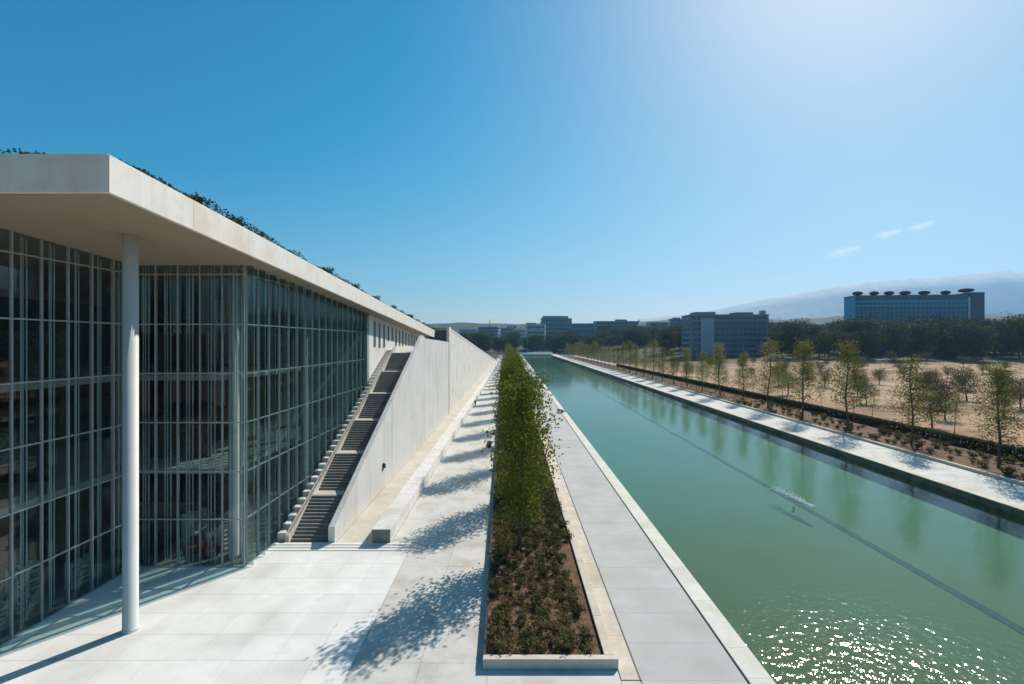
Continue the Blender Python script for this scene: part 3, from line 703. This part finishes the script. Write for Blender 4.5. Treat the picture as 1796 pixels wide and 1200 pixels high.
fc = MB()
for _ in range(9000):
    y_ = yy_far+(random.random()**1.4)*(400-yy_far); x_ = random.uniform(50.3, 58.6)
    if noise.noise(Vector((x_*.55, y_*.4, 2))) > -.1: fc.leaf((x_, y_, .30+random.random()*.5), .34, .6)
stuff(tag(fc.build('ground_cover', 'leaf_shrub'), 'low leafy ground cover in the distant stretch of the far bank bed', 'ground cover'))
fs = MB()
for _ in range(30000):
    y_ = 56+random.random()*230; x_ = 67+random.random()*(1.12*y_-58)
    q = noise.noise(Vector((x_*.06, y_*.045, 4)))+.5*noise.noise(Vector((x_*.3, y_*.3, 8)))
    if q > .16: fs.leaf((x_, y_, terrain(x_, y_)+.02+random.random()*.9*(q-.1)), .42, .5)
stuff(tag(fs.build('field_scrub', 'leaf_scrub'), 'low brown scrub growing in patches over the sandy field', 'scrub'))
# sandy field trees: olives, saplings
ol = 0
tries = 0
placed = []
while ol < 62 and tries < 3000:
    tries += 1
    y = random.uniform(62, 285); x = random.uniform(68, min(1.12*y+6, 260))
    if any((x-a)**2+(y-b)**2 < 60 for a, b in placed): continue
    placed.append((x, y)); ol += 1
    place_tree('olive_tree', OL[ol % 3], 'small round olive tree on the sandy field', 'tree', 'olive trees on the sandy field', (x, y, terrain(x, y)-.05), random.random()*6.28, random.uniform(.7, 1.15))
for k in range(30):
    y = 58+k*7.6; x = 66.3+random.uniform(-.6, .6)
    place_tree('sapling', SA[k % 2], 'thin sapling beside the gravel path behind the far hedge', 'tree', 'saplings along the gravel path', (x, y, terrain(x, y)-.03), random.random()*6.28, random.uniform(.85, 1.1))

# dark belt of trees behind the field and round the end of the canal
placed = []; nb = 0; tries = 0
while nb < 260 and tries < 6000:
    tries += 1
    if nb < 160:
        y = random.uniform(300, 420); px = random.uniform(1150, 1850); x = PX(px, y)
        if px < 1360: y = random.uniform(390, 480); x = PX(px, y)
    else:
        y = random.uniform(566, 680); px = random.uniform(740, 1200); x = PX(px, y)
        if -12 < x-26 < 12 and y < 560: continue
    if any((x-a)**2+(y-b)**2 < 49 for a, b in placed): continue
    placed.append((x, y)); nb += 1
    place_tree('broad_tree', BR[nb % 4], 'dense dark tree in the belt beyond the sandy field' if nb <= 160 else 'dense dark tree behind the distant end of the canal', 'tree',
               'trees of the dark belt' if nb <= 160 else 'trees behind the canal end', (x, y, terrain(x, y)-.1), random.random()*6.28, random.uniform(.85, 1.75) if nb <= 160 else random.uniform(1.0, 1.75))

# roof shrubs along the edge
for i, (px, sc) in enumerate([(345, .75), (415, .72), (455, .6), (575, .8), (625, .8), (300, .35), (520, .4), (660, .7), (690, .8), (720, .8)]):
    y = 15.7*F/(898-px); x = -15.7
    lab = {0: 'tall dark shrub on the roof edge, nearest and largest of the roof shrubs', 1: 'second large dark shrub along the roof edge', 2: 'third dark shrub along the roof edge, close behind the second'}.get(i, 'small shrub on the roof edge above photo column %s' % '')
    if i > 2: lab = 'small dark shrub growing on the distant part of the roof edge' if i != 5 else 'tiny shrub on the roof edge just before the largest roof shrub'
    shrub(RSH[i % 2], lab, 'shrubs on the roof edge', (x, y, rtop(y)+.1), sc, 'roof_shrub')
for i, (px, sc) in enumerate([(10, .8), (75, 1.0), (105, .7), (130, .5)]):
    x = PX(px, 18.9)
    shrub(RSH[i % 2], 'small shrub on the front edge of the roof, %s from the left' % ordinal(i+1), 'shrubs on the roof front', (x, 18.9, rtop(18.9)+.1), sc*.3, 'roof_shrub')
rg = MB()
for _ in range(9000):
    if random.random() < .7:
        y_ = 18.8+random.random()**1.3*75; x_ = -15.22-random.random()**2*1.2
    else:
        y_ = 18.6+random.random()*1.2; x_ = -15.5-random.random()*18
    hgt = .55*max(0, .42+noise.noise(Vector((x_*.35, y_*.35, 5))))
    rg.leaf((x_, y_, rtop(y_)+.11+random.random()*hgt), .16, .2)
stuff(tag(rg.build('roof_grass', 'leaf_dark'), 'dark low grass and herbs growing along the roof edge', 'grass'))
pg = MB()
for _ in range(9000):
    y_ = 96+random.random()**1.4*170; x_ = -12.9-random.random()*6
    pg.leaf((x_, y_, ptop(y_)-.25+random.random()*.7), .35, .3)
stuff(tag(pg.build('slope_planting', 'leaf_dark'), 'dark low planting on the slope above the white park wall', 'planting'))

# ------------------------------------------------------------------ small things
def litter_bin(loc):
    t = thing('litter_bin', 'small dark litter bin at the planter side of the walkway', 'bin', loc)
    MB().lathe([(.26, 0), (.30, .05), (.30, .72), (.27, .74)], 18).build('bin_body', 'black', t, True)
    MB().lathe([(.31, .741), (.31, .80), (.14, .88)], 18).build('lid', 'steel', t, True)
litter_bin((-3.05, 64.3, .026))
bn = thing('quay_bench', 'dark grey slab bench on the canal coping far along the quay', 'bench', (9.6, 96.0, .128), .35)
bevel(MB().box(-.35, .35, -1.1, 1.1, .40, .50).build('seat', 'black', bn), .02)
for s in (-1, 1): bevel(MB().box(-.30, .30, s*.8-.1, s*.8+.1, 0, .398).build('leg', 'rock', bn), .02)

def person(loc, rz, label):
    pts = {'pel': (0, 0, .95), 'ch': (0, .01, 1.25), 'nk': (0, .01, 1.48), 'hd': (0, .03, 1.60), 'tp': (0, .03, 1.72),
           'lh': (-.10, 0, .90), 'lk': (-.11, .05, .50), 'la': (-.11, .0, .09), 'lf': (-.12, .14, .04),
           'rh': (.10, 0, .90), 'rk': (.12, -.08, .50), 'ra': (.12, -.22, .12), 'rf': (.12, -.10, .05),
           'ls': (-.19, 0, 1.40), 'le': (-.25, -.03, 1.12), 'lw': (-.25, .08, .88), 'lp': (-.24, .12, .80),
           'rs': (.19, 0, 1.40), 're': (.25, .03, 1.12), 'rw': (.26, .14, .90), 'rp': (.25, .18, .82)}
    rad = {'pel': .155, 'ch': .165, 'nk': .065, 'hd': .098, 'tp': .075, 'lh': .10, 'rh': .10, 'lk': .065, 'rk': .065, 'la': .045, 'ra': .045, 'lf': .04, 'rf': .04,
           'ls': .07, 'rs': .07, 'le': .05, 're': .05, 'lw': .035, 'rw': .035, 'lp': .035, 'rp': .035}
    ed = [('pel', 'ch'), ('ch', 'nk'), ('nk', 'hd'), ('hd', 'tp'), ('pel', 'lh'), ('lh', 'lk'), ('lk', 'la'), ('la', 'lf'), ('pel', 'rh'), ('rh', 'rk'), ('rk', 'ra'), ('ra', 'rf'),
          ('ch', 'ls'), ('ls', 'le'), ('le', 'lw'), ('lw', 'lp'), ('ch', 'rs'), ('rs', 're'), ('re', 'rw'), ('rw', 'rp')]
    ks = list(pts); me = bpy.data.meshes.new('person'); me.from_pydata([pts[k] for k in ks], [(ks.index(a), ks.index(b)) for a, b in ed], [])
    m, t, p = _mat('clothed_body'); p.inputs['Roughness'].default_value = .85
    tc = t.nodes.new('ShaderNodeTexCoord'); sp = t.nodes.new('ShaderNodeSeparateXYZ'); t.links.new(tc.outputs['Object'], sp.inputs[0])
    mr = t.nodes.new('ShaderNodeMapRange'); mr.inputs[2].default_value = 1.8; t.links.new(sp.outputs[2], mr.inputs[0])
    cr = t.nodes.new('ShaderNodeValToRGB'); cr.color_ramp.interpolation = 'CONSTANT'
    el = cr.color_ramp.elements; el[0].position = 0; el[0].color = (.02, .02, .022, 1); el[1].position = .05; el[1].color = (.03, .035, .05, 1)
    for pos, c in ((.52, (.05, .05, .055, 1)), (.835, (.38, .22, .15, 1)), (.93, (.02, .014, .01, 1))):
        e = el.new(pos); e.color = c
    t.links.new(mr.outputs[0], cr.inputs[0]); t.links.new(cr.outputs[0], p.inputs['Base Color'])
    me.materials.append(m)
    o = link('person', me, None, loc, rz); md = o.modifiers.new('skin', 'SKIN')
    for i, k in enumerate(ks):
        me.skin_vertices[0].data[i].radius = (rad[k], rad[k]*(.72 if k in ('pel', 'ch') else 1))
    me.skin_vertices[0].data[0].use_root = True
    s = o.modifiers.new('sub', 'SUBSURF'); s.levels = 2; s.render_levels = 2
    tag(o, label, 'person')
person((-7.9, 104.0, .026), 2.6, 'person in dark clothes walking on the pale walkway beside the low wall')

# fountain bubbling over the channel
ft = thing('fountain_foam', 'low white foaming fountain jet in the middle of the canal', 'fountain', (26.5, 45.6, WATER_Z))
fm = MB()
for _ in range(300):
    t = random.random()**.8
    a = random.gauss(0, .42)*(0.35+t); x = a*.8+.35*(1-t)-.2; y = -2.6+t*5.6+random.gauss(0, .35)
    r = random.uniform(.03, .09)*(1.3-t*.6); z = abs(random.gauss(0, .05))*(1.2-abs(t-.5))
    i = len(fm.v)
    fm.v += [(x-r, y, z), (x, y-r*1.6, z), (x+r, y, z), (x, y+r*1.6, z), (x, y, z+r*.8), (x, y, z-r*.6)]
    fm.f += [(i, i+1, i+4), (i+1, i+2, i+4), (i+2, i+3, i+4), (i+3, i, i+4), (i+1, i, i+5), (i+2, i+1, i+5), (i+3, i+2, i+5), (i, i+3, i+5)]
stuff(fm.build('foam', 'foam', ft))
MB().lathe([(.10, BED_Z-WATER_Z+.03), (.10, -.85), (.05, -.8)], 12).build('nozzle', 'steel', ft, True)

# light masts on the far bank
for i, (px, Y, hh) in enumerate([(1066, 250, 12.5), (1083, 262, 12.5), (1119, 205, 11.5)]):
    x = max(62.9, PX(px, Y))
    t = thing('light_mast', 'slim pale light mast beside the far bank path, %s from the left' % ordinal(i+1), 'lamp post', (x, Y, .03), 0, 'light masts')
    MB().tube([(0, 0, 0), (0, 0, hh)], [.12, .07], 10).build('pole', 'column', t)
    bevel(MB().box(-.9, .1, -.15, .15, hh+.001, hh+.16).build('lamp_head', 'steel', t), .03)
    MB().lathe([(.25, 0), (.25, .05), (.14, .06)], 14).build('base_plate', 'steel', t)

# ------------------------------------------------------------------ end of the canal
et = thing('canal_end_terrace', 'pale stepped terrace closing the distant end of the canal', 'terrace', (0, 0, 0))
for k in range(5):
    MB().box(6-k*1.0, 46, CY1+.3+k*5, CY1+.3+k*5+4.98, -.1, .35+k*.55).build('terrace_step', 'white_conc', et)

# ------------------------------------------------------------------ buildings
def block(name, label, px0, px1, row, Y, depth, mat, floors, rz=0.0, extra=None, bandmat='bld_glass', cols=8, z0=None, cat='building', group=None):
    xa, xb = PX(px0, Y), PX(px1, Y); wd = xb-xa; xc = (xa+xb)/2
    zb = (terrain(xc, Y)-1.0) if z0 is None else z0
    zt = PZ(row, Y); hgt = zt-zb
    t = thing(name, label, cat, (xc, Y, zb), rz, group)
    wo_ = MB().box(-wd/2, wd/2, 0, depth, 0, hgt).build('wall', mat, t)
    MB().box(-wd/2-.25, wd/2+.25, -.25, depth+.25, hgt+.001, hgt+.6).build('roof', mat, t)
    fh = (hgt-1.5)/floors
    for k in range(floors):
        z = 1.5+k*fh+fh*.30
        ww = wd*.94/cols
        wm = MB().box(ww*.12, ww*.88, -.06, .02, 0, fh*.45).mesh('window', bandmat)
        for c in range(cols): link('window', wm, wo_, (-wd*.47+c*ww, 0, z))
        MB().box(-wd/2-.3, wd/2+.3, -.45, -.002, z-fh*.24, z-fh*.12).build('balcony_ledge', mat, t)
        sm2 = MB().box(-.06, .02, depth*.06, depth*.94, 0, fh*.45).mesh('window', bandmat)
        o = link('window', sm2, wo_, (-wd/2 if xc > 0 else wd/2, 0, z))
        if xc <= 0: o.location.x = wd/2+.04
    if extra: extra(t, wd, depth, hgt)
    return t
def penthouse(f0, f1, hh, mat='grey_bld'):
    def f(t, wd, dp, hg): MB().box(-wd/2+wd*f0, -wd/2+wd*f1, dp*.2, dp*.8, hg+.601, hg+.6+hh).build('penthouse', mat, t)
    return f
# blue slab block with rooftop parasols
def hotel():
    Y = 372; wd = 81.0; xc = 306.7
    zb = terrain(xc, Y)-1; rz = R(-6)
    hg = PZ(519, Y)-zb
    t = thing('blue_hotel', 'long blue slab building with round parasols on its roof above the tree belt', 'building', (xc, Y, zb), rz)
    dp = 15
    wl = MB().box(-wd/2, wd/2, 0, dp, 0, hg).build('wall', 'blue_bld', t)
    n = 11; fh = (hg-6)/n
    cols = 26; cwid = wd/cols
    wm = MB().box(.5, cwid-.5, -.08, .03, 0, fh*.5).mesh('window', 'bld_glass')
    for k in range(n):
        for c in range(cols):
            if k >= 4: link('window', wm, wl, (-wd/2+c*cwid, 0, 2+k*fh+fh*.2))
        MB().box(-wd/2-.2, wd/2+.2, -.9, -.002, 2+k*fh-.12+fh*.02, 2+k*fh+.12).build('balcony_ledge', 'pale_bld' if k == n-1 else 'blue_band', t)
    MB().box(-wd/2-.3, wd/2+.3, -.5, dp+.3, hg+.001, hg+.7).build('parapet', 'blue_band', t)
    MB().box(-wd/2+.2, wd/2-.2, -.12, -.003, hg-3.2, hg-.4).build('sign_band', 'blue_band', t)
    # stair tower at the right end
    tw = 9.5
    MB().box(wd/2+.31, wd/2+tw, -1.5, dp+1, 0, hg+2.2).build('stair_tower', 'blue_band', t)
    MB().box(wd/2-1.2, wd/2+.3, -.9, -.001, 0, hg-1).build('pilaster', 'pale_bld', t)
    rows = [(1510, 511, 3.4), (1540, 508, 3.0), (1567, 507, 3.2), (1596, 504, 3.6), (1630, 501, 3.6), (1668, 502, 3.0), (1704, 497, 4.6)]
    for i, (px, row, r) in enumerate(rows):
        lx = (px-1601)/202*wd
        zt = min(hg+8.5, PZ(row, Y)-zb+.5)
        zbase = hg+.7 if i < 6 else hg+2.2
        zt = zbase+3.3
        p = MB().lathe([(.22, zbase), (.45, zt-2.6)], 8, (lx, 4, 0)).build('parasol_post', 'black', t)
        MB().lathe([(r*.45, zt-2.9), (r*.9, zt-2.3), (r*1.08, zt-1.4), (r*.9, zt-.5), (r*.5, zt), (r*.15, zt+.2)], 16, (lx, 4, 0)).build('parasol_canopy', 'parasol', t, True)
    return t
hotel()
def gb(t, wd, dp, hg):
    MB().box(-wd/2+wd*.08, -wd/2+wd*.34, dp*.1, dp*.7, hg+.601, hg+2.6).build('roof_house', 'grey_bld', t)
    MB().box(-wd/2+wd*.60, -wd/2+wd*.82, dp*.1, dp*.7, hg+.601, hg+2.2).build('roof_house', 'grey_bld', t)
    MB().box(-wd/2+wd*.93, -wd/2+wd*.98, dp*.1, dp*.3, hg+.601, hg+3.4).build('chimney', 'grey_bld', t)
    MB().box(-wd/2+wd*.13, -wd/2+wd*.30, -1.4, -.46, 1, hg-2).build('bay', 'bay_render', t)
block('office_block', 'grey-blue office block with a pale bay standing left of the tree belt', 1212, 1346, 553, 345, 22, 'grey_bld', 7, R(-4), gb, cols=16, bandmat='bld_glass')
city = [
 ('pale apartment block left of the taller grey block', 924, 956, 570, 640, 'pale_bld', 5, None),
 ('tall grey apartment block with a dark penthouse at the end of the canal', 950, 1003, 559, 700, 'grey_bld', 7, penthouse(.05, .9, 3.5)),
 ('low wide bluish block just right of the tall grey block', 1003, 1042, 568, 660, 'grey_bld', 5, None),
 ('long grey apartment block with roof hut in the middle distance', 1044, 1120, 564, 690, 'grey_bld', 6, penthouse(.5, .75, 2.5)),
 ('narrow pale block beside the long grey apartment block', 1122, 1138, 572, 620, 'pale_bld', 5, None),
 ('dark low block in front of the tree belt left of the office', 1140, 1172, 566, 700, 'grey_bld', 6, None),
 ('pale block half hidden by trees next to the office', 1176, 1206, 560, 720, 'grey_bld', 6, penthouse(.2, .6, 2)),
 ('grey block with a tall mast above the park wall', 838, 874, 574, 800, 'grey_bld', 5, None),
 ('pale block low behind the white park wall', 806, 836, 578, 860, 'pale_bld', 4, None),
 ('grey block between the mast block and the canal', 878, 900, 576, 820, 'grey_bld', 4, None),
 ('small pale block above the avenue trees', 902, 922, 578, 760, 'pale_bld', 4, None),
 ('distant pale house left of the blue building', 1460, 1496, 566, 760, 'pale_bld', 4, None),
 ('distant low house behind the tree belt', 1400, 1440, 570, 820, 'pale_bld', 3, None),
 ('distant grey house between office and blue building', 1356, 1392, 566, 900, 'grey_bld', 4, None),
 ('distant pale house right of the blue building', 1735, 1790, 562, 900, 'pale_bld', 4, None),
]
for lab, a, b, row, Y, mat, fl, ex in city:
    block('apartment_block', lab, a, b, row, Y, 16, mat, fl, R(random.uniform(-8, 8)), ex, cols=max(4, int((b-a)/5)))
an = thing('antenna_mast', 'thin dark antenna mast above the distant roofs left of the canal', 'mast', (PX(859, 795), 795, terrain(PX(859, 795), 795)-.5))
zt = PZ(560, 795)-an.location.z
MB().tube([(0, 0, 0), (0, 0, zt)], [.9, .3], 8).build('pole', 'black', an)
for k in range(3): MB().box(-1.6, 1.6, -.15, .15, zt*(.7+.1*k), zt*(.7+.1*k)+.3).build('crossbar', 'black', an)
# city carpet further back
for i in range(46):
    px = random.uniform(770, 1800); Y = random.uniform(950, 1350); wpx = random.uniform(12, 26)
    row = random.uniform(566, 575) if px < 1250 else random.uniform(562, 572)
    block('far_house', 'small distant house among the city roofs on the horizon', px, px+wpx, row, Y, 14, random.choice(['pale_bld', 'grey_bld', 'grey_bld']), 3, 0, None, cols=3, group='distant city houses')

# hills and mountain
def ridge(name, mat, pts, depth, seg=60, amp=.06, seed=1, base=-5):
    """pts: (px,row,Y) skyline; a real slope in front of and behind the crest"""
    m = MB(); rows = 9; n = len(pts); out = []
    def interp(t):
        f = t*(n-1); i = min(n-2, int(f)); s = f-i; return [pts[i][k]*(1-s)+pts[i+1][k]*s for k in range(3)]
    for i in range(seg+1):
        px, row, Y = interp(i/seg)
        x, zc = PX(px, Y), PZ(row, Y)
        for j in range(rows):
            s = (j/(rows-1))*2-1
            prof = (1-abs(s))**.8
            nn = 1+amp*2*noise.noise(Vector((x*.002+seed, s*3, seed)))*(1 if abs(s) > .01 else .5)+amp*noise.noise(Vector((x*.01, s*8, seed)))
            m.v.append((x*(1+s*depth/Y*.4), Y+s*depth, base+(zc-base)*prof*nn))
    for i in range(seg):
        for j in range(rows-1):
            a = i*rows+j; m.f.append((a, a+rows, a+rows+1, a+1))
    return struct(m.build(name, mat, smooth=True))
ridge('hill', 'hill', [(560, 580, 1700), (700, 571, 1700), (800, 566, 1700), (880, 569, 1700), (960, 566, 1700), (1060, 565, 1700), (1200, 562, 1700), (1350, 560, 1700), (1500, 556, 1700), (1650, 555, 1700), (1800, 552, 1700), (2050, 556, 1700)], 320, 110, .12, 2, 10)
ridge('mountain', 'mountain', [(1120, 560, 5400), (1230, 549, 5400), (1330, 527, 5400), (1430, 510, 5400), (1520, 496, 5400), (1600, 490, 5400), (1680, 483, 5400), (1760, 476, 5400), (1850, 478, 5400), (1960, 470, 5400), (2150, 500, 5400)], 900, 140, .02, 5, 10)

# haze
hz = MB().box(-6100, 9000, -260, 6600, -6, 1000).build('haze', None)
stuff(hz); hz['label'] = 'thin pale haze filling the air over the whole scene'; hz['category'] = 'haze'
m = bpy.data.materials.new('haze_air'); m.use_nodes = True; t = m.node_tree; t.nodes.clear()
out = t.nodes.new('ShaderNodeOutputMaterial'); pv = t.nodes.new('ShaderNodeVolumePrincipled')
pv.inputs['Color'].default_value = (.36, .66, 1, 1); pv.inputs['Density'].default_value = 0.85e-4; pv.inputs['Anisotropy'].default_value = 0.3
t.links.new(pv.outputs[0], out.inputs['Volume']); hz.data.materials.append(m)

# small fair-weather clouds low over the mountain
cm_, t, p = _mat('cloud_vapour'); t.nodes.remove(p)
tc = t.nodes.new('ShaderNodeTexCoord'); ln = t.nodes.new('ShaderNodeVectorMath'); ln.operation = 'LENGTH'
nz = t.nodes.new('ShaderNodeTexNoise'); nz.inputs['Scale'].default_value = 2.2; nz.inputs['Detail'].default_value = 5; nz.inputs['Roughness'].default_value = .6
t.links.new(tc.outputs['Object'], nz.inputs['Vector']); t.links.new(tc.outputs['Object'], ln.inputs[0])
a1 = t.nodes.new('ShaderNodeMapRange'); a1.inputs[1].default_value = 1.0; a1.inputs[2].default_value = .1; t.links.new(ln.outputs['Value'], a1.inputs[0])
a2 = t.nodes.new('ShaderNodeMapRange'); a2.inputs[1].default_value = .45; a2.inputs[2].default_value = .75; t.links.new(nz.outputs[0], a2.inputs[0])
a3 = t.nodes.new('ShaderNodeMath'); a3.operation = 'MULTIPLY'; t.links.new(a1.outputs[0], a3.inputs[0]); t.links.new(a2.outputs[0], a3.inputs[1])
a4 = t.nodes.new('ShaderNodeMath'); a4.operation = 'MULTIPLY'; a4.inputs[1].default_value = .012; t.links.new(a3.outputs[0], a4.inputs[0])
vp = t.nodes.new('ShaderNodeVolumePrincipled'); vp.inputs['Color'].default_value = (1, 1, 1, 1); vp.inputs['Anisotropy'].default_value = .3
t.links.new(a4.outputs[0], vp.inputs['Density']); t.links.new(vp.outputs[0], t.nodes['Material Output'].inputs['Volume'])
for i, (px, row, wpx, hpx, lab) in enumerate([(1478, 442, 56, 16, 'small white cloud low over the mountain, leftmost of three'), (1556, 411, 44, 13, 'small white cloud over the mountain, middle of three'), (1616, 396, 36, 13, 'small white cloud over the mountain, rightmost and highest of three')]):
    Y = 9000.0
    bm = bmesh.new(); bmesh.ops.create_icosphere(bm, subdivisions=3, radius=1.0); me = bpy.data.meshes.new('cloud'); bm.to_mesh(me); bm.free(); me.materials.append(cm_)
    o = link('cloud', me, None, (PX(px, Y), Y, PZ(row, Y))); o.scale = (wpx/F*Y/2*1.25, 260, hpx/F*Y/2*1.3); o.rotation_euler = (0, R(-12), 0)
    tag(o, lab, 'cloud', 'clouds over the mountain')
